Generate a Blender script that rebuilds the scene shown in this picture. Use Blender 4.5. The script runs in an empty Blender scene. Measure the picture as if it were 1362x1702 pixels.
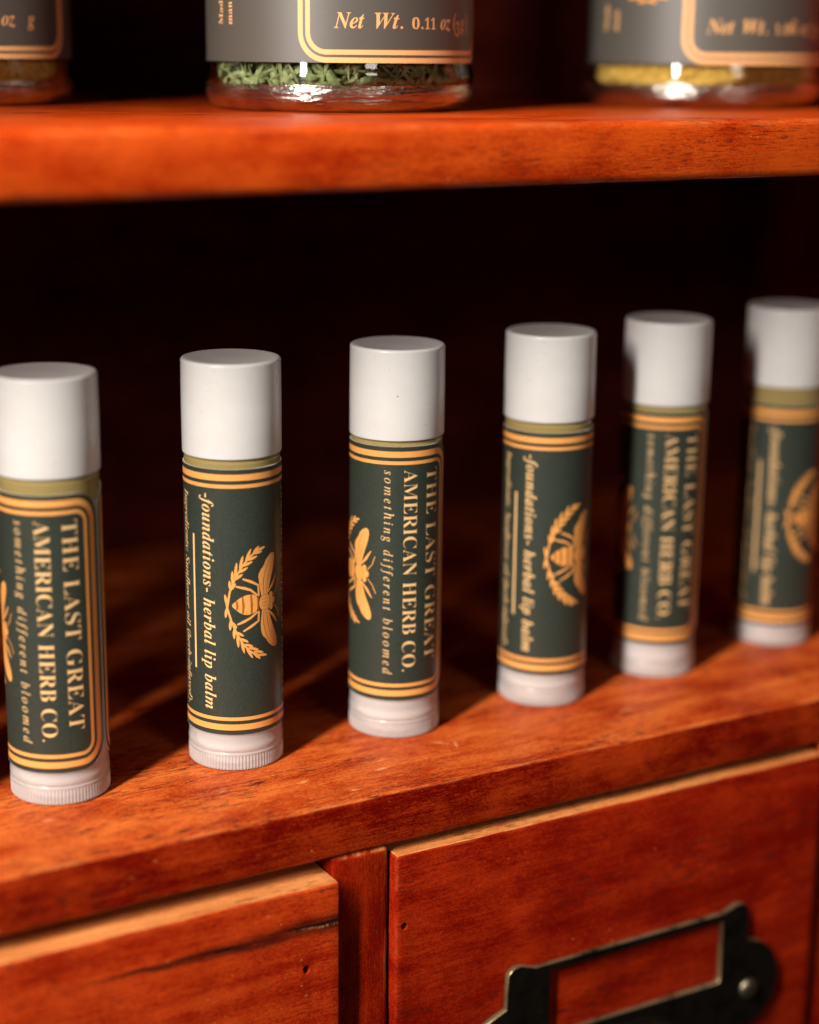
import bpy, bmesh, math, random
from mathutils import Vector, Matrix, noise

S = 0.001                                   # all coordinates below are written in millimetres
R = math.radians
scene = bpy.context.scene
C = scene.collection

# ------------------------------------------------------------------ camera
def set_camera(f=2973.67, pitch=14.555, roll=0.575, yaw=30.01, h=115.236):
    pt, ro, yw = R(pitch), R(roll), R(yaw)
    fw = Vector((math.sin(yw)*math.cos(pt), math.cos(yw)*math.cos(pt), -math.sin(pt)))
    rt = Vector((math.cos(yw), -math.sin(yw), 0)); up = rt.cross(fw)
    r2 = rt*math.cos(ro) + up*math.sin(ro); u2 = up*math.cos(ro) - rt*math.sin(ro)
    d = bpy.data.cameras.new('camera'); d.sensor_fit = 'VERTICAL'; d.sensor_height = 36.0; d.sensor_width = 36.0
    d.lens = f/1702*36.0; d.clip_start = 0.01; d.clip_end = 50
    d.dof.use_dof = True; d.dof.focus_distance = 0.2905; d.dof.aperture_fstop = 6.6; d.dof.aperture_blades = 0
    o = bpy.data.objects.new('camera', d); C.objects.link(o)
    m = Matrix((r2, u2, -fw)).transposed().to_4x4(); m.translation = (0, 0, h*S)
    o.matrix_world = m; scene.camera = o
set_camera()

# ------------------------------------------------------------------ world and lamps
w = bpy.data.worlds.new('World'); scene.world = w; w.use_nodes = True
bg = w.node_tree.nodes['Background']; bg.inputs[0].default_value = (1.0, 0.86, 0.74, 1); bg.inputs[1].default_value = 0.010

def area(name, loc, target, sx, sy, power, col):
    d = bpy.data.lights.new(name, 'AREA'); d.shape = 'RECTANGLE'; d.size = sx*S; d.size_y = sy*S
    d.energy = power; d.color = col
    o = bpy.data.objects.new(name, d); C.objects.link(o); o.location = Vector(loc)*S
    o.rotation_euler = (Vector(target)-Vector(loc)).to_track_quat('-Z', 'Y').to_euler()
    return o
# tall narrow skylight to the left of the camera, leaning over towards the cabinet: the key light
def strip(name, foot, head, width, power, col, at):
    foot, head = Vector(foot), Vector(head)
    o = area(name, (foot+head)/2, at, width, (head-foot).length, power, col)
    y = (head-foot).normalized(); z = (o.location/S-Vector(at)); z = (z-y*z.dot(y)).normalized(); x = y.cross(z)
    o.rotation_euler = Matrix((x, y, z)).transposed().to_euler(); return o
KA = R(28.4); KT = Vector((140, 250, 20))
def kpos(d, el): return KT + Vector((-math.cos(KA)*d, -math.sin(KA)*d, d*math.tan(R(el))))
strip('skylight', kpos(540, 17.5), kpos(335, 64), 42, 9.9, (1.0, 0.93, 0.85), KT)
# weak light of the room straight in front of the cabinet
area('room_light', (140, -760, 430), (140, 250, 20), 170, 170, 1.25, (1.0, 0.90, 0.80))

scene.view_settings.view_transform = 'Standard'; scene.view_settings.look = 'None'
scene.view_settings.exposure = 0.0; scene.view_settings.gamma = 1.0; scene.view_settings.use_curve_mapping = False
scene.render.engine = 'CYCLES'
scene.cycles.use_denoising = True
scene.cycles.max_bounces = 12; scene.cycles.transparent_max_bounces = 24
scene.cycles.caustics_reflective = False; scene.cycles.caustics_refractive = False
scene.cycles.sample_clamp_indirect = 4.0

# ------------------------------------------------------------------ node helpers
class NT:
    def __init__(self, name):
        self.m = bpy.data.materials.new(name); self.m.use_nodes = True
        self.t = self.m.node_tree; self.b = self.t.nodes['Principled BSDF']
    def n(self, kind, **kw):
        x = self.t.nodes.new('ShaderNode'+kind)
        for k, v in kw.items(): setattr(x, k, v)
        return x
    def l(self, a, b): self.t.links.new(a, b)
    def put(self, sock, v):
        if hasattr(v, 'is_linked'): self.l(v, sock)
        else: sock.default_value = v
    def math(self, op, a, b=0.0, c=0.0, clamp=False):
        x = self.n('Math', operation=op); x.use_clamp = clamp
        for i, v in enumerate((a, b, c)): self.put(x.inputs[i], v)
        return x.outputs[0]
    def mix(self, fac, a, b, mode='MIX'):
        x = self.n('Mix', data_type='RGBA', blend_type=mode)
        self.put(x.inputs[0], fac); self.put(x.inputs[6], a); self.put(x.inputs[7], b)
        return x.outputs[2]
    def ramp(self, fac, stops):
        x = self.n('ValToRGB'); e = x.color_ramp.elements
        while len(e) < len(stops): e.new(0.5)
        for k, (p, c) in enumerate(stops):
            e[k].position = p; e[k].color = c if len(c) == 4 else (*c, 1)
        self.put(x.inputs[0], fac); return x.outputs[0]
    def coords(self, scale, loc=(0, 0, 0)):
        if not hasattr(self, 'tc'): self.tc = self.n('TexCoord')
        mp = self.n('Mapping'); mp.inputs['Scale'].default_value = [s*1000 for s in scale]
        mp.inputs['Location'].default_value = loc
        self.l(self.tc.outputs['Object'], mp.inputs['Vector']); return mp.outputs[0]
    def noise(self, vec, detail=3, rough=.55, dist=0.0):
        x = self.n('TexNoise'); x.inputs['Scale'].default_value = 1.0
        x.inputs['Detail'].default_value = detail; x.inputs['Roughness'].default_value = rough
        x.inputs['Distortion'].default_value = dist
        self.l(vec, x.inputs['Vector']); return x.outputs['Fac']
    def smooth(self, v, a, b, lo=0.0, hi=1.0):
        x = self.n('MapRange', interpolation_type='SMOOTHSTEP')
        for k, q in enumerate((v, a, b, lo, hi)): self.put(x.inputs[k], q)
        return x.outputs[0]
    def xyz(self):
        s = self.n('SeparateXYZ'); self.l(self.coords((1, 1, 1)), s.inputs[0]); return s.outputs
    def bump(self, h, strength, dist):
        x = self.n('Bump'); x.inputs['Strength'].default_value = strength; x.inputs['Distance'].default_value = dist*S
        self.l(h, x.inputs['Height']); self.l(x.outputs[0], self.b.inputs['Normal'])

def plain(name, col, rough=.5, **kw):
    k = NT(name); k.b.inputs['Base Color'].default_value = (*col, 1); k.b.inputs['Roughness'].default_value = rough
    for q, v in kw.items(): k.b.inputs[q.replace('_', ' ')].default_value = v
    return k.m

def wood(name, axis=0, dark=(.075, .006, .0015), mid=(.27, .027, .0040), light=(.54, .090, .013), raw=(.66, .27, .085),
         rough=.30, streak=None, chips=(), seed=0.0, wear=1.0, coarse=1.0, con=(.39, .79), pores=.75):
    k = NT(name)
    def sc(al, ac):
        v = [ac, ac, ac]; v[axis] = al; return k.coords(v, (seed*3.1, seed*1.7, seed*5.3))
    big = k.noise(sc(.012, .16*coarse), 4, .6, 1.2)
    fib = k.noise(sc(.10, 2.6), 3, .6, .3)
    fine = k.noise(sc(.55, 7.0), 2, .6)
    blot = k.noise(sc(.07, .13), 5, .62)
    grit = k.noise(sc(2.2, 3.6), 2, .7)
    v = k.math('MULTIPLY', big, .24)
    v = k.math('MULTIPLY_ADD', blot, .38, v)
    v = k.math('MULTIPLY_ADD', fib, .15, v)
    v = k.math('MULTIPLY_ADD', fine, .22, v)
    v = k.math('MULTIPLY_ADD', grit, .28, v)
    v = k.smooth(v, *con)
    col = k.ramp(v, [(0.0, dark), (.5, mid), (1.0, light)])
    # dark pores drawn out along the grain, gathered in patches
    pore = k.noise(sc(.35, 3.8), 2, .5)
    patch = k.smooth(k.noise(sc(.03, .12), 3, .6), .46, .64)
    pm = k.math('MULTIPLY', k.smooth(pore, .555, .625), k.math('MULTIPLY_ADD', patch, pores, .10))
    col = k.mix(pm, col, (.045, .010, .006, 1))
    # tiny pale flecks where the stain is scratched
    fl = k.math('MULTIPLY', k.smooth(k.noise(k.coords((1.3, 1.6, 1.6), (seed, 7, 3)), 1, .5), .755, .80),
                k.smooth(k.noise(k.coords((.06, .06, .06), (9, seed, 3)), 2, .5), .47, .62))
    col = k.mix(k.math('MULTIPLY', fl, .8), col, (*raw, 1))
    X, Y, Z = k.xyz()
    for (cx, cy, rx, ry, a, pale) in chips:
        ca, sa = math.cos(R(a)), math.sin(R(a))
        dx = k.math('SUBTRACT', X, cx); dy = k.math('SUBTRACT', Y, cy)
        jx = k.math('MULTIPLY_ADD', grit, 2.2, -1.1)
        p = k.math('DIVIDE', k.math('ADD', k.math('MULTIPLY_ADD', dx, ca, k.math('MULTIPLY', dy, sa)), jx), rx)
        q = k.math('DIVIDE', k.math('SUBTRACT', k.math('MULTIPLY', dy, ca), k.math('MULTIPLY', dx, sa)), ry)
        d = k.math('ADD', k.math('MULTIPLY', p, p), k.math('MULTIPLY', q, q))
        mk = k.math('MULTIPLY', k.smooth(d, 1.2, .1), k.smooth(fine, .40, .60))
        col = k.mix(k.math('MULTIPLY', mk, .55), col, (.76, .42, .20, 1) if pale else (.05, .014, .008, 1))
    if streak:
        x0, x1, z0, amp = streak
        wob = k.noise(k.coords((.05, 0, 0)), 3, .6)
        zc = k.math('MULTIPLY_ADD', wob, amp, z0-amp*.5)
        d = k.math('ABSOLUTE', k.math('SUBTRACT', Z, zc))
        wd = k.smooth(X, x0, x1, .25, 2.3)
        wd = k.math('MULTIPLY', wd, k.math('MULTIPLY_ADD', fib, 1.2, .45))
        mk = k.math('MULTIPLY', k.smooth(d, wd, k.math('MULTIPLY', wd, .12)), k.smooth(X, x0, x0+14))
        mk = k.math('MULTIPLY', mk, k.smooth(fib, .30, .55, .55, 1.0)); col = k.mix(mk, col, (.018, .004, .002, 1)); pm = k.math('MAXIMUM', pm, mk)
        cr = k.math('MULTIPLY', k.smooth(k.math('ABSOLUTE', k.math('SUBTRACT', k.math('SUBTRACT', Z, zc), -.35)), .28, .05),
                    k.math('MULTIPLY', k.smooth(X, x1-9, x1-2), k.smooth(grit, .45, .6)))
        col = k.mix(k.math('MULTIPLY', cr, .8), col, (.50, .22, .09, 1))
    at = k.n('Attribute'); at.attribute_name = 'edge'
    em = k.math('MULTIPLY', at.outputs['Fac'], k.smooth(k.noise(sc(.12, .5), 4, .65), .40, .68))
    col = k.mix(k.math('MULTIPLY', em, .75*wear), col, (*raw, 1))
    k.l(col, k.b.inputs['Base Color'])
    rg = k.math('MULTIPLY_ADD', blot, .25, rough-.12); rg = k.math('MULTIPLY_ADD', pm, .2, rg)
    k.l(rg, k.b.inputs['Roughness'])
    k.b.inputs['Specular IOR Level'].default_value = .07
    hgt = k.math('MULTIPLY_ADD', fib, .5, k.math('MULTIPLY', fine, .35)); hgt = k.math('MULTIPLY_ADD', pm, -.6, hgt)
    hgt = k.math('MULTIPLY_ADD', grit, .35, hgt)
    k.bump(hgt, .30, .10)
    return k.m

# ------------------------------------------------------------------ mesh helpers
def link(name, me, parent=None, mats=()):
    for m in mats: me.materials.append(m)
    o = bpy.data.objects.new(name, me); C.objects.link(o)
    if parent: o.parent = parent
    return o
def mesh(name, verts, faces, smooth=False, mi=None):
    me = bpy.data.meshes.new(name); me.from_pydata([Vector(v)*S for v in verts], [], faces)
    if smooth: me.polygons.foreach_set('use_smooth', [True]*len(me.polygons))
    if mi: me.polygons.foreach_set('material_index', mi)
    me.update(); return me
def empty(name, loc, label, cat, group=None, rz=0.0):
    o = bpy.data.objects.new(name, None); C.objects.link(o); o.empty_display_size = .01
    o.location = Vector(loc)*S; o.rotation_euler = (0, 0, R(rz)); tag(o, label, cat, group); return o
def tag(o, label, cat, group=None, kind=None):
    o['label'] = label; o['category'] = cat
    if group: o['group'] = group
    if kind: o['kind'] = kind
def from_bm(name, bm, smooth=False):
    me = bpy.data.meshes.new(name); bmesh.ops.scale(bm, vec=(S, S, S), verts=bm.verts); bm.to_mesh(me); bm.free()
    if smooth: me.polygons.foreach_set('use_smooth', [True]*len(me.polygons))
    me.update(); return me
def smooth_by_angle(me, ang=35):
    me.polygons.foreach_set('use_smooth', [True]*len(me.polygons)); me.set_sharp_from_angle(angle=R(ang))
def lathe(prof, seg=128, cap0=False, cap1=False, mod=None):
    v, f = [], []
    for i, (r, z) in enumerate(prof):
        for j in range(seg):
            a = 2*math.pi*j/seg; rr = r + (mod(i, j) if mod else 0)
            v.append((rr*math.cos(a), rr*math.sin(a), z))
    for i in range(len(prof)-1):
        for j in range(seg):
            k = (j+1) % seg; f.append((i*seg+j, i*seg+k, (i+1)*seg+k, (i+1)*seg+j))
    if cap0: f.append(tuple(reversed(range(seg))))
    if cap1: f.append(tuple((len(prof)-1)*seg+j for j in range(seg)))
    return v, f
def arc(cx, cz, r, a0, a1, n):
    return [(cx+r*math.cos(R(a0+(a1-a0)*i/n)), cz+r*math.sin(R(a0+(a1-a0)*i/n))) for i in range(n+1)]

def board(name, x0, x1, y0, y1, z0, z1, mat, parent, bev=.8, axis=0, step=3.0, jag=.10, cut=None, top_raw=None, front=None):
    """a plank with rounded, slightly knocked edges; vertex attribute 'edge' marks the rounding"""
    bm = bmesh.new(); bmesh.ops.create_cube(bm, size=1)
    for v in bm.verts:
        v.co = Vector(((x0+x1)/2+v.co.x*(x1-x0), (y0+y1)/2+v.co.y*(y1-y0), (z0+z1)/2+v.co.z*(z1-z0)))
    bmesh.ops.bevel(bm, geom=bm.edges[:], offset=bev, segments=3, profile=.5, affect='EDGES')
    lo, hi = ((x0, x1), (y0, y1), (z0, z1))[axis]
    n = int((hi-lo)/step)
    for i in range(1, n):
        co = [0, 0, 0]; no = [0, 0, 0]; co[axis] = lo+(hi-lo)*i/n; no[axis] = 1
        bmesh.ops.bisect_plane(bm, geom=bm.verts[:]+bm.edges[:]+bm.faces[:], plane_co=co, plane_no=no)
    lay = bm.verts.layers.float.new('edge')
    for v in bm.verts:
        c = v.co
        near = [min(abs(c.x-x0), abs(c.x-x1)) < bev*.98, min(abs(c.y-y0), abs(c.y-y1)) < bev*.98, min(abs(c.z-z0), abs(c.z-z1)) < bev*.98]
        v[lay] = 1.0 if sum(near) >= 2 else 0.0
        q = Vector((c.x, c.y*1.7, c.z*1.3))
        d = noise.noise_vector(q*.11)*jag + noise.noise_vector(q*.43+Vector((5, 3, 1)))*jag*.6
        d[axis] *= .2
        v.co = c + d
    if top_raw is not None:
        for f in bm.faces:
            if f.normal.z > .75: f.material_index = 1
    if front is not None:
        for f in bm.faces:
            if f.normal.y < -.75: f.material_index = 1
    me = from_bm(name, bm); smooth_by_angle(me, 50)
    mats = [mat] + [m for m in (top_raw, front) if m is not None]
    o = link(name, me, parent, mats)
    o.location = (0, 0, 92*S)
    if cut:
        cb = bmesh.new()
        for (x, z, a, b, dep) in cut:
            random.seed(int(x*7)); n = 9; ring0, ring1 = [], []
            for i in range(n):
                t = 2*math.pi*i/n; k = random.uniform(.8, 1.15)
                ring0.append(cb.verts.new((x+a*k*math.cos(t), y0-2, z+b*k*math.sin(t))))
                ring1.append(cb.verts.new((x+.2+a*.7*k*math.cos(t), y0+dep, z-.2+b*.7*k*math.sin(t))))
            cb.faces.new(ring0); cb.faces.new(ring1[::-1])
            for i in range(n): cb.faces.new((ring0[i], ring1[i], ring1[(i+1) % n], ring0[(i+1) % n]))
        bmesh.ops.recalc_face_normals(cb, faces=cb.faces[:])
        cu = link('cutter', from_bm('cutter', cb)); cu.location = (0, 0, 0)
        md = o.modifiers.new('holes', 'BOOLEAN'); md.object = cu; md.operation = 'DIFFERENCE'; md.solver = 'EXACT'
        bpy.context.view_layer.update(); dg = bpy.context.evaluated_depsgraph_get()
        new = bpy.data.meshes.new_from_object(o.evaluated_get(dg)); o.modifiers.clear()
        o.data = new; bpy.data.objects.remove(cu); new.name = name; smooth_by_angle(new, 30)
    return o

# ------------------------------------------------------------------ the cabinet
YF = 230.8                                   # front plane of the shelves
XL, XR, YB = -80.0, 334.0, 384.0             # inner sides and back
CHIPS = [(120.2, 241.5, 1.2, .45, 20, True), (134.0, 240.2, 1.5, .55, 10, True), (126.2, 234.8, .9, .4, 0, True),
         (124.6, 235.0, 1.0, .35, 30, False), (143.2, 240.2, .8, .35, 40, False), (148.5, 245.2, 2.2, .3, -40, True), (150.3, 243.6, 1.6, .25, 70, True),
         (107.2, 244.4, .9, .5, 0, True), (79.1, 246.7, 1.0, .6, 0, True), (186, 243, 1.4, .6, 0, True), (205, 236, 1.2, .5, 0, False), (135.6, 243.4, 1.0, .35, 0, True)]
M_shelf = wood('stained_pine_lower_shelf', 0, chips=CHIPS, seed=1.0, dark=(.10, .004, .001), mid=(.32, .032, .005), light=(.60, .142, .026), wear=.40, pores=1.0)
M_upper = wood('stained_pine_upper_shelf', 0, seed=2.3, dark=(.13, .004, .001), mid=(.33, .019, .0017), light=(.60, .078, .007), wear=.25, con=(.35, .77), pores=.5)
M_panel = wood('shade_darkened_panels', 0, seed=3.7, dark=(.012, .002, .001), mid=(.05, .006, .003), light=(.10, .014, .006))  # shade of the unlit interior put into this near-black wood colour
M_side = wood('stained_pine_sides', 2, seed=3.1, dark=(.08, .003, .001), mid=(.28, .014, .003), light=(.48, .06, .008))
M_stile = wood('stained_pine_upright', 2, seed=4.9, dark=(.07, .0015, .0005), mid=(.20, .006, .001), light=(.40, .03, .004), con=(.34, .82), wear=.9)
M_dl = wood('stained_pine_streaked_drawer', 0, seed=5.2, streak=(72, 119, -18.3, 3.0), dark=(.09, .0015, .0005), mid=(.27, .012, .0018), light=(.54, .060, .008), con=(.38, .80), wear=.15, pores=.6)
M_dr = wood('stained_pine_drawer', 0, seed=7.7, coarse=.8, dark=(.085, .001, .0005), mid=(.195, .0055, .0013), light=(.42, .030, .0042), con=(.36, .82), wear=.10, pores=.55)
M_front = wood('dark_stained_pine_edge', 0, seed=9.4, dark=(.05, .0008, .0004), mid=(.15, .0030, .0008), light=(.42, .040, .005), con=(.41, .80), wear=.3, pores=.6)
M_raw = wood('pale_planed_pine', 0, dark=(.30, .075, .015), mid=(.47, .150, .038), light=(.62, .25, .08), raw=(.78, .42, .18), seed=6.1, rough=.5)
M_black = NT('blackened_brass'); k = M_black
k.b.inputs['Metallic'].default_value = .85
mot = k.noise(k.coords((.28, .28, .28)), 4, .6)
at = k.n('Attribute'); at.attribute_name = 'edge'
cc = k.ramp(mot, [(.3, (.016, .013, .010)), (.75, (.045, .036, .026))])
k.l(k.mix(k.math('MULTIPLY', at.outputs['Fac'], k.smooth(mot, .28, .55)), cc, (.42, .32, .17, 1)), k.b.inputs['Base Color'])
k.b.inputs['Roughness'].default_value = .38
M_black = k.m
M_screw = plain('worn_steel', (.22, .18, .13), .45, Metallic=1.0)

cab = empty('apothecary_cabinet', (0, 0, -92), 'red brown stained wooden apothecary cabinet with open shelves above small drawers', 'cabinet')
def cpart(o):
    o.location = (0, 0, 92*S); return o
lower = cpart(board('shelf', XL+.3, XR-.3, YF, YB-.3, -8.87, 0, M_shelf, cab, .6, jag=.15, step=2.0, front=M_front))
lower['label'] = 'lower shelf board carrying the row of lip balm tubes'
upper = cpart(board('shelf', XL+.3, XR-.3, YF, YB-.3, 94.96, 104.5, M_upper, cab, 1.3, jag=.10, step=2.5))
upper['label'] = 'upper shelf board carrying the glass jars'
cpart(board('shading_top_board', XL-10, XR+10, YF-4, YB+6, 208, 217, M_panel, cab, 1.0))  # unseen top, added to keep the key light off the upper back wall
cpart(board('side_panel', XL-10, XL, YF-1, YB+6, -90, 207.7, M_side, cab, .8, axis=2))
cpart(board('side_panel', XR, XR+10, YF-1, YB+6, -90, 207.7, M_side, cab, .8, axis=2))
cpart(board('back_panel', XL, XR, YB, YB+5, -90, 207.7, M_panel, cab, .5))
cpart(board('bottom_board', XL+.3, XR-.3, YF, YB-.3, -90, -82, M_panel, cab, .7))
for x0, x1 in ((120.0, 130.2), (222.3, 231.8), (19.6, 29.6)):
    cpart(board('stile', x0, x1, YF+.15, YF+14, -81.8, -9.0, M_stile, cab, .9, axis=2, jag=.18, step=2.0))

def holder_mesh():
    cu = bpy.data.curves.new('holder', 'CURVE'); cu.dimensions = '2D'; cu.fill_mode = 'BOTH'
    cx = 178.2
    half = [(0, -36.7), (20.5, -36.7), (22.0, -36.2), (23.6, -35.6), (25.2, -35.8), (26.2, -36.8), (26.4, -40.0), (26.5, -43.2)]
    ear = [(26.5+3.4*math.sin(R(a*.5)) if False else 26.0+8.4*math.sin(R(a)), -52.6+9.0*math.cos(R(a))) for a in range(18, 181, 12)]
    half += ear + [(20.0, -64.0), (14.0, -67.0), (0, -68.0)]
    pts = [(cx+x, z) for x, z in half] + [(cx-x, z) for x, z in reversed(half[1:-1])]
    win = [(cx-17.5, -38.2), (cx+20.3-.4, -38.2), (cx+20.3, -38.7), (cx+20.3, -50.2), (cx+19.8, -50.6), (cx-17.0, -50.6), (cx-17.5, -50.2)]
    for ps in (pts, win):
        sp = cu.splines.new('POLY'); sp.points.add(len(ps)-1); sp.use_cyclic_u = True
        for q, (x, z) in zip(sp.points, ps): q.co = (x*S, z*S, 0, 1)
    cu.extrude = .4*S; cu.bevel_depth = .25*S; cu.bevel_resolution = 2; cu.offset = -.3*S
    ob = bpy.data.objects.new('tmp', cu); C.objects.link(ob)
    me = bpy.data.meshes.new_from_object(ob.evaluated_get(bpy.context.evaluated_depsgraph_get())); bpy.data.objects.remove(ob)
    bm = bmesh.new(); bm.from_mesh(me)
    lay = bm.verts.layers.float.new('edge')
    zs = max(v.co.z for v in bm.verts)
    for v in bm.verts: v[lay] = 1.0 if (v.co.z < zs-.05*S and v.co.z > -.42*S) else .0
    # lies on the drawer front: (x, z) of the outline, front towards -Y
    for v in bm.verts: v.co = Vector((v.co.x, -v.co.z, v.co.y))
    bmesh.ops.recalc_face_normals(bm, faces=bm.faces[:])
    bm.to_mesh(me); bm.free(); me.materials.clear(); smooth_by_angle(me, 40); return me
HOLD = holder_mesh()
def cup_mesh():
    v, f = [], []; n, m = 24, 10
    for i in range(m+1):
        t = math.pi/2*i/m
        for j in range(n+1):
            a = math.pi*j/n
            v.append((178.2+18*math.cos(a)*math.cos(t)*1.0, -11.0*math.sin(t)**.8*(math.sin(a)**.6 if 0 < j < n else 0)-.5, -66+13.5*math.sin(a)*math.cos(t)**.8))
    for i in range(m):
        for j in range(n): f.append((i*(n+1)+j, i*(n+1)+j+1, (i+1)*(n+1)+j+1, (i+1)*(n+1)+j))
    return mesh('cup_pull', v, f, True)
CUP = cup_mesh()
def screw_mesh():
    prof = [(2.1, 0), (2.05, .4), (1.6, .75), (.9, .95), (.25, 1.0)]
    v, f = lathe(prof, 24, cap1=True)
    return mesh('screw', [(x, -z-.9, y) for x, y, z in v], f, True)
SCR = screw_mesh()
SLOT = mesh('screw_slot', [(sx*1.5+sz*.22*0, -1.93-.02*sy, sz*.22) for sy in (0, 1) for sx, sz in ((-1, -1), (1, -1), (1, 1), (-1, 1))],
            [(0, 1, 2, 3), (4, 5, 6, 7), (0, 1, 5, 4), (1, 2, 6, 5), (2, 3, 7, 6), (3, 0, 4, 7)])
def drawer(x0, x1, yf, ztop, mat, holes, label):
    d = cpart(board('drawer', x0, x1, yf, yf+12, -80.5, ztop, mat, cab, .55, jag=.16, cut=holes, top_raw=M_raw, step=2.0)); d['label'] = label
    dx = (x0+x1)/2-176.2
    for nm, me, mt, off in (('label_holder', HOLD, M_black, 0), ('cup_pull', CUP, M_black, 0)):
        o = link(nm, me, d)
        if not me.materials: me.materials.append(mt)
        o.location = (dx*S, (yf-.66)*S, 0)
    for sx in (205.4, 151.0):
        o = link('screw', SCR, d)
        if not SCR.materials: SCR.materials.append(M_screw)
        o.location = ((dx+sx)*S, (yf-.5)*S, -53.6*S); o.rotation_euler = (0, R(28), 0)
    return d
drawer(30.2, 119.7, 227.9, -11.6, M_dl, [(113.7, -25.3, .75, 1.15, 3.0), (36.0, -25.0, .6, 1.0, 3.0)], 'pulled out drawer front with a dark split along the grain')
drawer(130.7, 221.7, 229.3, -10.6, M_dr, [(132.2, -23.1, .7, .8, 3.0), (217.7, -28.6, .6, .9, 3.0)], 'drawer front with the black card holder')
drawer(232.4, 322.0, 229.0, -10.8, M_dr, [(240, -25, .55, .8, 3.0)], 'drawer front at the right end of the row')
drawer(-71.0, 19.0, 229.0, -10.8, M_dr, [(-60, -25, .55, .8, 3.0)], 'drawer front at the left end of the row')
cpart(board('stile', XR-11.4, XR-.3, YF+.15, YF+14, -81.8, -9.0, M_stile, cab, .9, axis=2))
cpart(board('stile', XL+.3, -71.6, YF+.15, YF+14, -81.8, -9.0, M_stile, cab, .9, axis=2))

# ------------------------------------------------------------------ print on curved labels
def fancy(s, base, dig=None):
    o = ''
    for c in s:
        if 'A' <= c <= 'Z': o += chr(base+ord(c)-65)
        elif 'a' <= c <= 'z':
            q = base+26+ord(c)-97; o += chr(0x210E if q == 0x1D455 else q)
        elif dig and c.isdigit(): o += chr(dig+int(c))
        else: o += c
    return o
BOLD = lambda s: fancy(s, 0x1D400, 0x1D7CE)
ITAL = lambda s: fancy(s, 0x1D434)
BITAL = lambda s: fancy(s, 0x1D468, 0x1D7CE)
def text_flat(s, spacing=1.0, fat=0.0):
    """outline of a line of lettering: (verts, faces) with the first glyph at x = 0"""
    cu = bpy.data.curves.new('t', 'FONT'); cu.body = s; cu.resolution_u = 3; cu.space_character = spacing; cu.offset = fat
    ob = bpy.data.objects.new('t', cu); C.objects.link(ob)
    me = bpy.data.meshes.new_from_object(ob.evaluated_get(bpy.context.evaluated_depsgraph_get()))
    bpy.data.objects.remove(ob); bpy.data.curves.remove(cu)
    v = [(q.co.x, q.co.y) for q in me.vertices]; f = [tuple(p.vertices) for p in me.polygons]
    bpy.data.meshes.remove(me)
    a = min(q[0] for q in v); b = max(q[0] for q in v)
    return [(x-a, y) for x, y in v], f, b-a
class Flat:
    """2D artwork in (u, z) millimetres, later wrapped round a cylinder"""
    def __init__(self): self.v, self.f, self.m = [], [], []
    def add(self, v, f, m=0):
        n = len(self.v); self.v += v; self.f += [tuple(n+i for i in q) for q in f]; self.m += [m]*len(f)
    def down(self, s, u, z0, z1, h, fat=0.0, spacing=1.0, m=0):
        v, f, wd = text_flat(s, spacing, fat); k = (z0-z1)/wd
        self.add([(u+y*h, z0-x*k) for x, y in v], f, m)
    def across(self, s, u0, u1, z, h, fat=0.0, m=0):
        v, f, wd = text_flat(s, 1.0, fat); k = (u1-u0)/wd
        self.add([(u0+x*k, z+y*h) for x, y in v], f, m)
    def upward(self, s, u, z0, k, h, fat=0.0, m=0):
        v, f, wd = text_flat(s, 1.0, fat); self.add([(u-y*h, z0+x*k) for x, y in v], f, m)
    def poly(self, pts, m=0):
        self.add(pts, [tuple(range(len(pts)))], m)
    def stroke(self, pts, w, m=0):
        if not isinstance(w, (list, tuple)): w = [w]*len(pts)
        L, Q = [], []
        for i, (x, y) in enumerate(pts):
            a = pts[max(i-1, 0)]; b = pts[min(i+1, len(pts)-1)]
            dx, dy = b[0]-a[0], b[1]-a[1]; n = math.hypot(dx, dy) or 1
            L.append((x-dy/n*w[i]/2, y+dx/n*w[i]/2)); Q.append((x+dy/n*w[i]/2, y-dx/n*w[i]/2))
        self.add(L+Q, [(i, i+1, len(L)+i+1, len(L)+i) for i in range(len(L)-1)], m)
    def wrap(self, name, R0, r, mats, parent, step=.5):
        bm = bmesh.new(); vs = [bm.verts.new((u, z, 0)) for u, z in self.v]
        for q, m in zip(self.f, self.m):
            try: fc = bm.faces.new([vs[i] for i in q]); fc.material_index = m
            except ValueError: pass
        bmesh.ops.triangulate(bm, faces=[f for f in bm.faces if len(f.verts) > 4])
        us = [u for u, z in self.v]; i0, i1 = math.ceil(min(us)/step), math.floor(max(us)/step)
        for i in range(i0, i1+1):
            g = [f for f in bm.faces if min(v.co.x for v in f.verts) < i*step-1e-5 and max(v.co.x for v in f.verts) > i*step+1e-5]
            if g:
                gg = set(g) | {e for f in g for e in f.edges} | {v for f in g for v in f.verts}
                bmesh.ops.bisect_plane(bm, geom=list(gg), plane_co=(i*step, 0, 0), plane_no=(1, 0, 0), dist=1e-6)
        nor = []
        bm.verts.ensure_lookup_table()
        for v in bm.verts:
            u, z = v.co.x, v.co.y; a = u/R0; nor.append((math.sin(a), -math.cos(a), 0))
            v.co = (r*math.sin(a), -r*math.cos(a), z)
        for f in bm.faces:
            f.normal_update(); c = f.calc_center_median()
            if f.normal.x*c.x+f.normal.y*c.y < 0: f.normal_flip()
        bm.verts.index_update()
        me = from_bm(name, bm, True); me.normals_split_custom_set_from_vertices(nor)
        return link(name, me, parent, mats)
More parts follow.
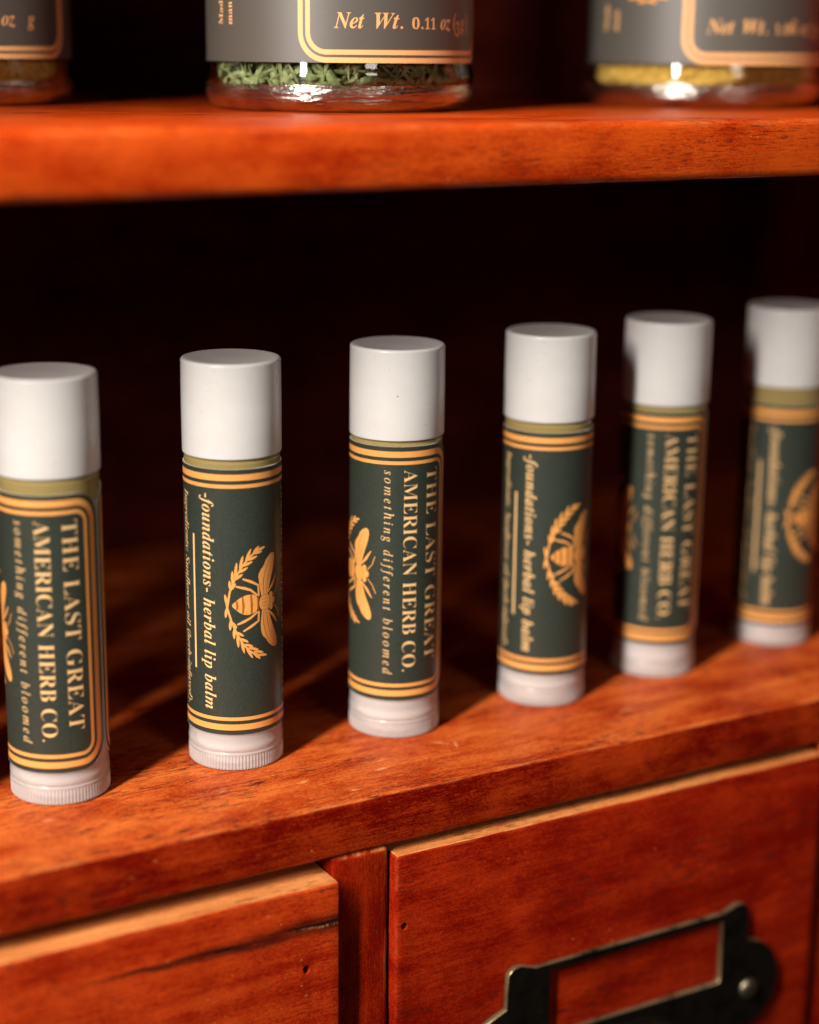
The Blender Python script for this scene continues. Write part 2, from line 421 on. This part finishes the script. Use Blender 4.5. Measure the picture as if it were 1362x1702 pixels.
def rrect(u0, u1, z0, z1, r, d, nu=120):
    """rounded rectangle shrunk by d, sampled so that all d share the same point count"""
    u0, u1, z0, z1 = u0+d, u1-d, z0+d, z1-d; r = max(r-d, .15); p = []
    def side(a, b, n):
        return [(a[0]+(b[0]-a[0])*i/n, a[1]+(b[1]-a[1])*i/n) for i in range(n)]
    p += side((u0+r, z0), (u1-r, z0), nu) + arc(u1-r, z0+r, r, -90, 0, 10)[:-1]
    p += side((u1, z0+r), (u1, z1-r), 4) + arc(u1-r, z1-r, r, 0, 90, 10)[:-1]
    p += side((u1-r, z1), (u0+r, z1), nu) + arc(u0+r, z1-r, r, 90, 180, 10)[:-1]
    p += side((u0, z1-r), (u0, z0+r), 4) + arc(u0+r, z0+r, r, 180, 270, 10)[:-1]
    return p
def band(fl, box, d0, d1, m=0):
    a, b = rrect(*box, d0), rrect(*box, d1); n = len(a)
    fl.add(a+b, [(i, (i+1) % n, n+(i+1) % n, n+i) for i in range(n)], m)

def printed(name, col, rough=.42, var=.12):
    k = NT(name); n = k.noise(k.coords((1.6, 1.6, 1.6)), 3, .6)
    k.l(k.mix(k.math('MULTIPLY', n, var*2), (*col, 1), (*[c*.55 for c in col], 1)), k.b.inputs['Base Color'])
    k.b.inputs['Roughness'].default_value = rough; k.b.inputs['Specular IOR Level'].default_value = .4
    return k
M_gold = printed('gold_print', (.93, .41, .105), var=.22).m
M_pale = printed('pale_gold_print', (.91, .57, .25), var=.18).m
M_jgold = printed('pale_copper_print', (.90, .50, .20), var=.2).m
M_amber = printed('dark_amber_print', (.40, .115, .018)).m
k = NT('dark_green_label_paper')
g1 = k.noise(k.coords((3.5, 3.5, 3.5)), 3, .7); g2 = k.noise(k.coords((.25, .25, .25)), 3, .6)
k.l(k.mix(k.smooth(g1, .3, .75), (.023, .031, .023, 1), (.041, .049, .037, 1)), k.b.inputs['Base Color'])
k.l(k.math('MULTIPLY_ADD', g2, .14, .34), k.b.inputs['Roughness']); k.b.inputs['Specular IOR Level'].default_value = .45
k.bump(k.math('MULTIPLY_ADD', g1, .6, g2), .22, .05)
M_green = k.m
M_edge = plain('white_paper_edge', (.72, .70, .65), .6)

WING_A = [(-0.82, 1.59), (-1.16, 3.83), (-1.28, 4.76), (-0.83, 5.55), (-0.13, 6.25), (0.18, 7.0), (0.96, 7.7), (1.58, 8.02), (2.09, 7.9), (2.33, 7.4), (2.18, 6.16), (1.77, 4.87), (1.16, 3.4), (0.51, 1.0), (-.6, 1.0)]
WING_B = [(-0.68, -1.96), (-0.92, -3.4), (-0.79, -4.89), (-0.42, -5.76), (0.13, -6.18), (0.64, -7.02), (1.39, -7.68), (2.24, -8.13), (2.72, -7.84), (2.87, -7.12), (2.55, -5.93), (1.9, -4.54), (1.37, -3.41), (0.62, -1.0), (-.6, -1.0)]
ANT = [[(1.96, 0.69), (2.98, 1.81), (3.49, 3.31)], [(2.05, -0.8), (3.0, -1.74), (3.67, -3.21)]]
FLEG = [[(0.61, 1.5), (1.69, 2.68), (2.74, 4.15)], [(0.72, -1.5), (1.97, -2.74), (2.93, -4.08)]]
HEAD = [(1.35, 1.02), (1.79, 0), (1.36, -1.02)]
RLEG = [[(-1.2, 1.3), (-1.29, 3.09), (-2.62, 3.85), (-3.94, 4.4)], [(-1.4, 1.35), (-2.64, 2.44), (-3.62, 2.82), (-5.05, 3.19)], [(-1.4, -1.35), (-2.7, -2.25), (-3.84, -2.78), (-4.87, -3.21)], [(-1.2, -1.3), (-1.29, -2.9), (-2.43, -3.58), (-3.93, -4.41)]]
ABD = [(-5.84, 0.01), (-5.01, 0.78), (-4.05, 1.44), (-3.08, 1.72), (-2.07, 1.6), (-1.51, 1.25), (-1.42, 0.1), (-1.5, -1.1), (-1.91, -1.45), (-2.7, -1.66), (-3.55, -1.66), (-4.23, -1.39), (-5.04, -0.75)]
STRIPE = [[(-4.95, 0.74), (-4.82, -0.01), (-4.9, -0.74)], [(-3.99, 1.4), (-3.83, -0.07), (-3.96, -1.43)], [(-2.58, 1.62), (-2.46, 0.0), (-2.5, -1.6)]]
STEM = [[(-6.67, -1.35), (-6.45, -0.35), (-6.0, 2.35), (-5.09, 4.6), (-3.98, 6.52), (-2.57, 8.07), (-1.36, 8.89), (-0.05, 9.3)], [(-6.76, 1.49), (-6.45, -0.35), (-5.81, -2.62), (-4.96, -4.78), (-3.89, -6.71), (-2.64, -8.01), (-1.13, -8.84), (0.24, -8.99)]]
LEAF = [[(-6.45, 0.08), (-6.83, 1.91)], [(-5.93, 2.64), (-6.04, 4.19)], [(-5.58, 3.62), (-5.55, 5.81)], [(-5.16, 4.6), (-4.85, 7.19)], [(-4.4, 6.12), (-3.82, 8.26)], [(-3.42, 7.32), (-2.48, 9.32)], [(-2.12, 8.58), (-1.04, 9.55)], [(-5.8, 2.64), (-5.04, 3.75)], [(-5.16, 4.32), (-3.86, 5.24)], [(-4.61, 5.43), (-3.02, 6.29)], [(-3.85, 6.51), (-2.21, 7.19)], [(-3.0, 7.42), (-1.38, 7.98)], [(-1.98, 8.42), (-0.48, 8.61)], [(-1.36, 8.89), (0.13, 9.27)], [(-6.52, -0.35), (-6.75, -2.07)], [(-5.94, -2.48), (-6.04, -4.19)], [(-5.42, -3.91), (-5.38, -5.63)], [(-4.9, -5.07), (-4.72, -7.09)], [(-4.3, -5.97), (-3.77, -8.17)], [(-3.48, -7.18), (-2.36, -9.13)], [(-2.35, -8.19), (-0.97, -9.45)], [(-5.68, -2.76), (-4.95, -3.85)], [(-5.09, -4.42), (-3.8, -5.21)], [(-4.49, -5.52), (-3.05, -6.3)], [(-3.75, -6.58), (-2.26, -7.12)], [(-3.06, -7.23), (-1.27, -7.8)], [(-2.19, -7.93), (-0.38, -8.42)], [(-1.28, -8.66), (0.33, -9.02)]]
def smooth_closed(p, n=3):
    for _ in range(n-1):
        q = []
        for i in range(len(p)):
            a, b = p[i], p[(i+1) % len(p)]
            q += [(a[0]*.75+b[0]*.25, a[1]*.75+b[1]*.25), (a[0]*.25+b[0]*.75, a[1]*.25+b[1]*.75)]
        p = q
    return p
def disc(cx, cy, rx, ry, n=18): return [(cx+rx*math.cos(2*math.pi*i/n), cy+ry*math.sin(2*math.pi*i/n)) for i in range(n)]
def bee(fl, T):
    t = lambda ps: [T(*p) for p in ps]
    for p in (WING_A, WING_B): fl.poly(t(smooth_closed(p, 2)))
    for p in ANT: fl.stroke(t(p), .13)
    for p in FLEG: fl.stroke(t(p), [.2, .5, .16])
    for p in RLEG: fl.stroke(t(p), [.34, .38, .46, .26])
    fl.poly(t(smooth_closed(ABD, 2)))
    fl.poly(t(disc(0, 0, 1.12, 1.5)))
    for (x, y), r in zip(HEAD, (.44, .52, .44)): fl.poly(t(disc(x, y, r, r*1.15)))
    fl.poly(t(disc(1.2, 0, .5, 1.0)))
def bee_stripes(fl, T):
    for p in STRIPE: fl.stroke([T(*q) for q in p], [.30, .42, .30])
    fl.stroke([T(-1.27, 1.3), T(-1.22, 0), T(-1.27, -1.3)], .2)
    fl.stroke([T(.98, 1.0), T(1.1, 0), T(.98, -1.0)], .1)
    for q in (1, -1):
        fl.stroke([T(-.25, 1.5*q), T(-.35, 3.4*q), T(.1, 5.3*q), T(.9, 6.9*q)], [.07, .13, .10, .03])
        fl.stroke([T(.25, 1.6*q), T(.55, 3.6*q), T(1.35, 6.0*q)], [.06, .10, .03])
        fl.stroke([T(-.75, .95*q), T(-.25, 1.3*q), T(.45, 1.2*q)], [.03, .10, .03])
    for q in (.55, 0, -.55): fl.stroke([T(-.8, q), T(-.1, q*1.1), T(.7, q)], [.02, .07, .02])
def laurel(fl, T):
    for p in STEM: fl.stroke([T(*q) for q in p], [.2]+[.32]*(len(p)-2)+[.15])
    for (a, b) in LEAF:
        dx, dy = b[0]-a[0], b[1]-a[1]; n = math.hypot(dx, dy); h = .235
        pts = []
        for t, wv in ((0, .4), (.25, .85), (.5, 1), (.75, .8), (.92, .4)): pts.append((a[0]+dx*t-dy/n*h*wv, a[1]+dy*t+dx/n*h*wv))
        pts.append(b)
        for t, wv in ((.92, .4), (.75, .8), (.5, 1), (.25, .85), (0, .4)): pts.append((a[0]+dx*t+dy/n*h*wv, a[1]+dy*t-dx/n*h*wv))
        fl.poly([T(*q) for q in pts])

# ------------------------------------------------------------------ lip balm tubes
M_cap = NT('white_polypropylene'); k = M_cap
k.b.inputs['Base Color'].default_value = (.68, .668, .650, 1); k.b.inputs['Roughness'].default_value = .34
k.b.inputs['Subsurface Weight'].default_value = .08; k.b.inputs['Subsurface Radius'].default_value = (1.0, .8, .65); k.b.inputs['Subsurface Scale'].default_value = .0012
sm = k.noise(k.coords((.22, .22, .35)), 4, .65); sp = k.noise(k.coords((1.1, 1.1, 1.1), (3, 8, 1)), 2, .5)
cc = k.mix(k.smooth(sm, .35, .75, 0, .30), (.72, .708, .690, 1), (.63, .61, .585, 1))
k.l(k.mix(k.math('MULTIPLY', k.smooth(sp, .735, .775), .35), cc, (.34, .30, .26, 1)), k.b.inputs['Base Color'])
k.l(k.math('MULTIPLY_ADD', sm, .30, .18), k.b.inputs['Roughness'])
k.bump(k.math('MULTIPLY_ADD', sp, .3, sm), .10, .05)
M_cap = k.m
M_core_pl = plain('white_inner_screw', (.80, .74, .71), .4)
M_frost = NT('frosted_clear_plastic'); k = M_frost
for q, v in (('Base Color', (.80, .755, .73, 1)), ('Roughness', .2), ('Subsurface Weight', .5), ('Subsurface Scale', .002), ('Subsurface Radius', (1.0, .8, .75)), ('Transmission Weight', .2), ('IOR', 1.45)): k.b.inputs[q].default_value = v
tr = k.n('BsdfTransparent'); tr.inputs[0].default_value = (.97, .94, .92, 1); ms = k.n('MixShader'); ms.inputs[0].default_value = .40
k.l(k.b.outputs[0], ms.inputs[1]); k.l(tr.outputs[0], ms.inputs[2]); k.l(ms.outputs[0], k.t.nodes['Material Output'].inputs[0]); M_frost = k.m
M_balm = plain('clear_plastic_over_yellow_balm', (.42, .32, .125), .22, Transmission_Weight=.25, IOR=1.45, Subsurface_Weight=.5, Subsurface_Scale=.0015, Subsurface_Radius=(1.0, .7, .3))
M_dirt = plain('dark_speck', (.03, .02, .02), .8)
RL = 7.92
LB = (-29.9, 19.3, 6.45, 50.8, 4.6)          # die-cut label, as laid flat

def make_balm():
    t = empty('lip_balm_tube', (0, 0, 0), '', 'lip balm')
    # base dial with ribs
    seg = 352; prof = [(7.0, .0), (7.35, .0), (7.6, .12), (7.72, .4), (7.74, .7), (7.74, 2.3), (7.76, 2.6), (7.82, 2.75), (7.82, 2.95), (7.7, 3.15), (7.3, 3.2)]
    v, f = lathe(prof, seg, cap0=True, mod=lambda i, j: (.10 if (j % 4) < 2 else -.10) if 3 <= i <= 5 else 0)
    me = mesh('base_dial', v, f); smooth_by_angle(me, 28); link('base_dial', me, t, [M_frost])
    v, f = lathe([(7.3, 3.22), (7.74, 3.25), (7.82, 3.5), (7.82, 4.3), (7.74, 4.7), (7.72, 5.2), (7.72, 48.0)], 128)
    me = mesh('tube_body', v, f); smooth_by_angle(me, 40); body = link('tube_body', me, t, [M_frost])
    v, f = lathe([(5.2, .4), (5.2, 3.0), (6.5, 3.1), (6.5, 3.9), (4.4, 4.2), (4.4, 5.4), (6.6, 5.6), (6.6, 9.0)], 64, cap0=True, cap1=True)
    me = mesh('inner_screw', v, f); smooth_by_angle(me, 40); link('inner_screw', me, t, [M_core_pl])
    v, f = lathe([(7.72, 48.0), (7.72, 51.6), (7.45, 51.9), (7.3, 52.05), (7.25, 53.2)], 128, cap1=True)
    me = mesh('neck', v, f); smooth_by_angle(me, 40); link('neck', me, t, [M_balm])
    # cap
    prof = [(7.3, 52.32), (7.72, 52.32), (7.93, 52.4), (7.97, 52.6), (7.99, 60.0), (7.94, 66.9)]+arc(7.52, 67.02, .42, 0, 80, 6)+[(7.4, 67.45), (7.0, 67.47), (6.6, 67.40), (3.0, 67.30), (.2, 67.28)]
    v, f = lathe(prof, 160, cap0=True, cap1=True); me = mesh('cap', v, f); smooth_by_angle(me, 50); link('cap', me, t, [M_cap])
    # label: dark paper, white cut edge, print
    fl = Flat(); fl.poly(rrect(*LB, 0)); lab = fl.wrap('label', RL, RL, [M_green, M_edge], t)
    out = rrect(*LB, 0, nu=200); ev, ef = [], []
    for rr in (7.735, RL+.012):
        for u, z in out: a = u/RL; ev.append((rr*math.sin(a), -rr*math.cos(a), z))
    n = len(out)
    for i in range(n): ef.append((i, (i+1) % n, n+(i+1) % n, n+i))
    link('label_edge', mesh('label_edge', ev, ef), lab, [M_edge])
    fl = Flat(); band(fl, LB, .78, 1.80); band(fl, LB, 2.42, 3.02); fl.wrap('border_lines', RL, RL+.012, [M_gold], lab)
    d = math.pi/180*RL
    fl = Flat()
    fl.down(BOLD('THE LAST GREAT'), 91.0*d, 46.8, 13.3, 3.7, -.012, 1.04, m=0)
    fl.down(BOLD('AMERICAN HERB CO.'), 60.5*d, 46.9, 11.7, 3.5, -.012, m=0)
    fl.wrap('company_name', RL, RL+.012, [M_pale], lab)
    fl = Flat(); fl.down(ITAL('something different bloomed'), 36.6*d, 46.8, 11.2, 2.2, .0, 1.5); fl.wrap('motto', RL, RL+.012, [M_pale], lab)
    fl = Flat(); fl.down(BITAL('-foundations- herbal lip balm'), -76.3*d, 46.8, 10.7, 3.0, -.002, 1.08); fl.wrap('product_name', RL, RL+.012, [M_pale], lab)
    fl = Flat(); z = [39.8-22.6*i/8 for i in range(9)]; fl.stroke([(-91.0*d, q) for q in z], .42)
    fl.wrap('rule_line', RL, RL+.012, [M_pale], lab)
    fl = Flat(); fl.down(BITAL('Ingredients: Sunflower oil (herb-infused),'), -112.5*d, 46.7, 10.3, 2.25, -.006, 1.0); fl.wrap('ingredient_line', RL, RL+.012, [M_pale], lab)
    T = lambda a, b: (a, 28.5+b)
    fl = Flat(); bee(fl, T); bo = fl.wrap('bee_emblem', RL, RL+.012, [M_gold], lab)
    fl = Flat(); bee_stripes(fl, T); fl.wrap('bee_shading', RL, RL+.018, [M_amber], lab)
    fl = Flat(); laurel(fl, T); fl.wrap('laurel_wreath', RL, RL+.012, [M_gold], lab)
    return t
def copy_tree(o, parent=None):
    c = o.copy(); C.objects.link(c); c.parent = parent
    for ch in o.children: copy_tree(ch, c)
    return c
proto = make_balm()
TUBES = [(85.22, 258.26, -97.2, -.85, 'lip balm tube cut by the left edge of the picture, company name in front'),
         (115.62, 257.58, 14.35, 0.0, 'lip balm tube second from left, sharp foundations lettering and whole bee emblem'),
         (145.87, 257.40, -80.6, .60, 'lip balm tube third from left, company name in front, dark speck on its cap'),
         (177.27, 257.80, 14.4, -.25, 'slightly blurred lip balm tube fourth from left, bee turned to its right side'),
         (204.74, 260.23, -95.0, .33, 'blurred lip balm tube second from the right, company name in front'),
         (54.8, 258.3, 14.0, .1, 'lip balm tube continuing the row just beyond the left picture edge'),
         (24.5, 258.0, -90.0, -.2, 'lip balm tube continuing the row farther beyond the left picture edge'),
         (237.3, 263.80, 20.3, -2.0, 'most blurred lip balm tube, farthest right and cut by the picture edge')]
for i, (x, y, rz, dz, lab) in enumerate(TUBES):
    o = proto if i == 0 else copy_tree(proto)
    o.location = (x*S, y*S, .10*S); o.rotation_euler = (R((0, .12, -.1, .15, -.2, .1, 0, .1)[i]), R((.1, 0, .12, -.15, .2, -.1, .1, 0)[i]), R(rz)); o['label'] = lab; o['group'] = 'lip balm tubes standing in a row on the lower shelf'
    for ch in o.children:
        if ch.name.split('.')[0] == 'label': ch.location.z = dz*S
    if i in (1, 2):
        lb = [c for c in o.children if c.name.split('.')[0] == 'label'][0]; fl = Flat()
        if i == 1: fl.stroke([(-7.6, 41.2), (-7.25, 38.5), (-7.05, 35.5), (-7.1, 32.6)], [.04, .16, .2, .04])
        else: fl.stroke([(6.1, 44.4), (6.9, 43.6), (7.9, 42.6), (8.6, 42.3)], [.03, .09, .1, .03])
        fl.wrap('crease' if i == 1 else 'hair', RL, RL+.022, [M_dirt], lb)
    if i == 2:
        v = disc(0, 0, .13, .10, 8); a = R(-29-rz)
        sp = mesh('speck', [(8.0*math.sin(a+p/8), -8.0*math.cos(a+p/8), 59.9+q) for p, q in v], [tuple(range(8))])
        link('speck', sp, o, [M_dirt])

# ------------------------------------------------------------------ jars on the upper shelf
k = NT('clear_glass_wall'); t = k.t
tr = k.n('BsdfTransparent'); tr.inputs[0].default_value = (.95, .97, .95, 1)
gl = k.n('BsdfGlossy'); gl.inputs['Roughness'].default_value = .03; gl.inputs[0].default_value = (1, 1, 1, 1)
fr = k.n('Fresnel'); fr.inputs[0].default_value = 1.5
mx = k.n('MixShader'); k.l(fr.outputs[0], mx.inputs[0]); k.l(tr.outputs[0], mx.inputs[1]); k.l(gl.outputs[0], mx.inputs[2])
k.l(mx.outputs[0], t.nodes['Material Output'].inputs[0]); M_wall = k.m
k = NT('thick_glass'); t = k.t
bp = k.n('Bump'); bp.inputs['Strength'].default_value = .75; bp.inputs['Distance'].default_value = 1.0*S
k.l(k.math('MULTIPLY_ADD', k.noise(k.coords((1.2, 1.2, 1.6)), 1, .5), .10, k.noise(k.coords((.09, .09, .75)), 3, .55, 1.2)), bp.inputs['Height'])
tr = k.n('BsdfTransparent'); tr.inputs[0].default_value = (.90, .92, .84, 1)
gl = k.n('BsdfGlossy'); gl.inputs['Roughness'].default_value = .22; gl.inputs[0].default_value = (1, .98, .90, 1); k.l(bp.outputs[0], gl.inputs['Normal'])
lw = k.n('LayerWeight'); lw.inputs[0].default_value = .5
m2 = k.n('MixShader'); k.l(k.math('MULTIPLY_ADD', lw.outputs['Facing'], .45, .38), m2.inputs[0]); k.l(tr.outputs[0], m2.inputs[1]); k.l(gl.outputs[0], m2.inputs[2])
k.l(m2.outputs[0], t.nodes['Material Output'].inputs[0]); M_thick = k.m
k = NT('black_jar_label'); g = k.noise(k.coords((2.2, 2.2, 2.2)), 3, .65)
k.l(k.mix(g, (.060, .056, .046, 1), (.085, .079, .064, 1)), k.b.inputs['Base Color'])
k.b.inputs['Roughness'].default_value = .5; k.b.inputs['Specular IOR Level'].default_value = 1.0; M_jlabel = k.m
M_lid = plain('black_lid', (.03, .03, .03), .4)
ZS, RJ = 104.62, 23.8

def make_jar():
    t = empty('glass_jar', (0, 0, 0), '', 'jar')
    wall = [(RJ-.35, 4.4), (RJ, 5.2), (RJ, 5.8), (RJ-.12, 6.6), (RJ-.42, 7.6), (RJ-.5, 8.6), (RJ-.5, 62.0), (RJ-1.5, 66), (RJ-4, 69), (RJ-4.5, 70), (RJ-4.5, 78)]
    v, f = lathe(wall, 160); me = mesh('glass_wall', v, f, True); link('glass_wall', me, t, [M_wall])
    inner = [(RJ-2.4, 78), (RJ-2.4, 6.2)]
    base = [(.5, 1.0), (RJ-8, .9), (RJ-4.2, .25), (RJ-3.6, .0), (RJ-3.2, .0)]+arc(RJ-3.4, 3.2, 3.2, -80, 0, 8)+[(RJ-.35, 4.38), (RJ-1.2, 4.40), (RJ-2.2, 4.0), (RJ-3.0, 3.3), (RJ-4.5, 3.05), (RJ-8, 2.95), (.5, 2.9)]
    v, f = lathe(base, 480, cap0=True, cap1=True, mod=lambda i, j: (.05*math.sin(j*math.pi/3)) if 3 <= i <= 9 else 0)
    # small moulded ridges round the bearing edge
    me = mesh('glass_base', v, f); smooth_by_angle(me, 60); link('glass_base', me, t, [M_thick])
    v, f = lathe([(RJ-3.6, 74), (RJ-3.4, 88), (RJ-4.2, 89), (.5, 89)], 96, cap0=True, cap1=True)
    me = mesh('lid', v, f); smooth_by_angle(me, 40); link('lid', me, t, [M_lid])
    return t
def jar_label(t, pieces, emblem=True, name_parts=()):
    rl = RJ-.38; d = math.pi/180*RJ
    fl = Flat(); fl.poly([(-120*d+240*d*i/60, 8.05) for i in range(61)]+[(120*d-240*d*i/60, 60) for i in range(61)])
    lab = fl.wrap('label', RJ, rl, [M_jlabel], t, 1.0)
    box = (-44.7*d, 58.0*d, 8.06, 56.0, 4.8)
    fl = Flat(); band(fl, box, 0, .85); band(fl, box, 1.30, 2.1); fl.wrap('border_lines', RJ, rl+.03, [M_jgold], lab, 1.0)
    fl = Flat()
    for (s, u0, u1, z, h) in pieces: fl.across(s, u0*d, u1*d, z, h)
    fl.wrap('net_weight', RJ, rl+.03, [M_jgold], lab, 1.0)
    fl = Flat(); fl.upward(BOLD('Made'), -85.0*d, 14.1, 2.0, 2.0); fl.upward(BOLD('man'), -78.0*d, 14.1, 2.0, 2.0)
    fl.wrap('side_lettering', RJ, rl+.03, [M_jgold], lab, 1.0)
    fl = Flat(); laurel(fl, lambda a, b: (-62*d+b*1.05, 26.3+a*1.05)); fl.wrap('laurel_wreath', RJ, rl+.03, [M_gold], lab, 1.0)
G = 'glass jars standing on the upper shelf'
def net(a, b, c):
    return [(BITAL('Net'), -30, -17.6, 13.6, 3.7), (BITAL('Wt.'), -13.5, -.2, 13.6, 3.7)]+a
j2 = make_jar(); j2.location = Vector((152.25, 290, ZS))*S; j2['group'] = G
j2['label'] = 'glass jar of dried green herb in the middle of the upper shelf'
jar_label(j2, [(BITAL('Net'), -30, -17.6, 13.6, 3.7), (BITAL('Wt.'), -13.5, -1.0, 13.6, 3.7), (BOLD('0'), 3.2, 6.9, 13.6, 2.6), (BOLD('.'), 7.8, 8.9, 13.6, 3.4), (BOLD('1'), 9.7, 12.3, 13.6, 2.6), (BOLD('1'), 13.0, 15.6, 13.6, 2.6),
               (BITAL('oz'), 18.6, 25.3, 13.6, 3.6), (ITAL('('), 27.5, 30.0, 13.6, 3.9), (BITAL('3'), 29.8, 33.0, 12.5, 3.5), (BITAL('g'), 33.9, 38.0, 13.6, 3.7), (ITAL(')'), 39.2, 41.6, 13.6, 3.9), ('.', 43.5, 44.3, 12.9, 3.4)])
j3 = make_jar(); j3.location = Vector((233.75, 290, ZS))*S; j3.rotation_euler = (0, 0, R(-3.8)); j3['group'] = G
j3['label'] = 'glass jar of yellow powder at the right end of the upper shelf'
jar_label(j3, [(BITAL('Net'), -33.5, -21, 13.7, 3.7), (BITAL('Wt.'), -17.0, -4.5, 13.7, 3.7), (BOLD('1'), -.5, 2.1, 13.7, 2.6), (BOLD('.'), 3.0, 4.0, 13.7, 3.4), (BOLD('0'), 4.8, 8.6, 13.7, 2.6), (BOLD('6'), 9.0, 12.6, 13.7, 3.7),
               (BITAL('oz'), 15.5, 22.2, 13.7, 3.6), (ITAL('('), 24.4, 27, 13.7, 3.9), (BITAL('3'), 27, 30.2, 12.6, 3.5), (BOLD('0'), 31, 35, 13.7, 2.6)])
j1 = make_jar(); j1.location = Vector((93.75, 335, ZS))*S; j1.rotation_euler = (0, 0, R(-8)); j1['group'] = G
j1['label'] = 'very blurred glass jar cut off at the upper left corner'
jar_label(j1, [(BITAL('Net'), -30, -17.6, 13.6, 3.7), (BITAL('Wt.'), -13.5, -.2, 13.6, 3.7), (BITAL('oz'), 18.6, 25.3, 13.6, 3.6), (BITAL('g'), 31.9, 36.0, 13.6, 3.7)])

# contents
def tinted(name, stops, sc=.5, rough=.7):
    k = NT(name); n = k.noise(k.coords((sc, sc, sc)), 4, .65)
    k.l(k.ramp(n, stops), k.b.inputs['Base Color']); k.b.inputs['Roughness'].default_value = rough; return k
kk = tinted('dried_sage_green_leaf', [(.3, (.07, .11, .03)), (.48, (.30, .38, .15)), (.68, (.60, .62, .34))], .45)
tl = kk.n('BsdfTranslucent'); tl.inputs[0].default_value = (.34, .40, .16, 1); ms = kk.n('MixShader'); ms.inputs[0].default_value = .4
kk.l(kk.b.outputs[0], ms.inputs[1]); kk.l(tl.outputs[0], ms.inputs[2]); kk.l(ms.outputs[0], kk.t.nodes['Material Output'].inputs[0]); M_herb = kk.m
M_core = plain('dark_herb_mass', (.02, .026, .012), .9)
def herbs():
    random.seed(4); v, f, mi = [], [], []
    def flake(px, py, pz, rad, L, wd, tw):
        d = Vector((random.gauss(0, 1), random.gauss(0, 1), random.gauss(0, .8))); n = Vector((px, py, 0)).normalized()
        d = (d-n*d.dot(n)*.85).normalized(); s = d.cross(n).normalized(); s = (s*math.cos(tw)+n*math.sin(tw)).normalized()
        b = len(v); K = 5; bend = random.uniform(-.35, .35)*L
        for i in range(K+1):
            t = i/K; c = Vector((px, py, pz))+d*(t-.5)*L-n*abs(bend)*(2*t-1)**2*.4+s*bend*(2*t-1)**2*.5; h = wd*.5*math.sin(math.pi*min(max(t, .06), .96))**.7
            for q, o in ((-1, 0), (0, .22*wd), (1, 0)):
                p = c+s*q*h+n*o
                rr = math.hypot(p.x, p.y)
                if rr > RJ-1.0: p.x *= (RJ-1.0)/rr; p.y *= (RJ-1.0)/rr
                p.z = max(p.z, 3.5); v.append(tuple(p))
        for i in range(K):
            for q in (0, 1): f.append((b+i*3+q, b+i*3+q+1, b+i*3+q+4, b+i*3+q+3)); mi.append(0)
    for _ in range(1000):
        a = random.uniform(-math.pi, math.pi); rr = random.uniform(RJ-5.5, RJ-1.4)
        flake(rr*math.sin(a), -rr*math.cos(a), random.uniform(3.5, 12.0), rr, random.uniform(2.5, 7.5), random.uniform(.45, 1.8), random.uniform(-1.1, 1.1))
    cv, cf = lathe([(RJ-6, 3.4), (RJ-5.6, 3.6), (RJ-5.4, 14), (RJ-8, 34), (1, 36)], 48, cap0=True, cap1=True)
    n = len(v); v += cv; f += [tuple(n+i for i in q) for q in cf]; mi += [1]*len(cf)
    return mesh('dried_herb', v, f, True, mi)
o = link('dried_herb', herbs(), None, [M_herb, M_core]); o.location = j2.location
tag(o, 'dried green herb flakes inside the middle glass jar', 'herb', kind='stuff')
def powder(name, seed, amp):
    seg, rows = 200, 40; v, f = [], []
    for i in range(rows):
        z = 3.5+i*.42
        for j in range(seg):
            a = 2*math.pi*j/seg; rr = RJ-2.0
            p = Vector((math.cos(a)*rr, math.sin(a)*rr, z))
            rr += amp*noise.noise(p*.9+Vector((seed, 0, 0)))+amp*.7*noise.noise(p*2.3+Vector((0, seed, 0)))-max(0, 1-i/2)*.7
            rr = min(rr, RJ-1.1)
            v.append((rr*math.cos(a), rr*math.sin(a), z))
    for i in range(rows-1):
        for j in range(seg): f.append((i*seg+j, i*seg+(j+1) % seg, (i+1)*seg+(j+1) % seg, (i+1)*seg+j))
    f.append(tuple(reversed(range(seg)))); f.append(tuple((rows-1)*seg+j for j in range(seg)))
    return mesh(name, v, f, True)
M_pow = tinted('yellow_powder', [(.25, (.30, .14, .02)), (.5, (.66, .40, .07)), (.75, (.80, .54, .14))], .9, .85); kk = M_pow
kk.bump(kk.noise(kk.coords((1.6, 1.6, 1.6)), 4, .7), .8, .5); M_pow = kk.m
o = link('yellow_powder', powder('yellow_powder', 3, .9), None, [M_pow]); o.location = j3.location
tag(o, 'clumped yellow powder inside the right glass jar', 'powder', kind='stuff')
o = link('golden_powder', powder('golden_powder', 8, 1.2), None, [M_pow]); o.location = j1.location
tag(o, 'golden yellow powder inside the blurred left glass jar', 'powder', kind='stuff')
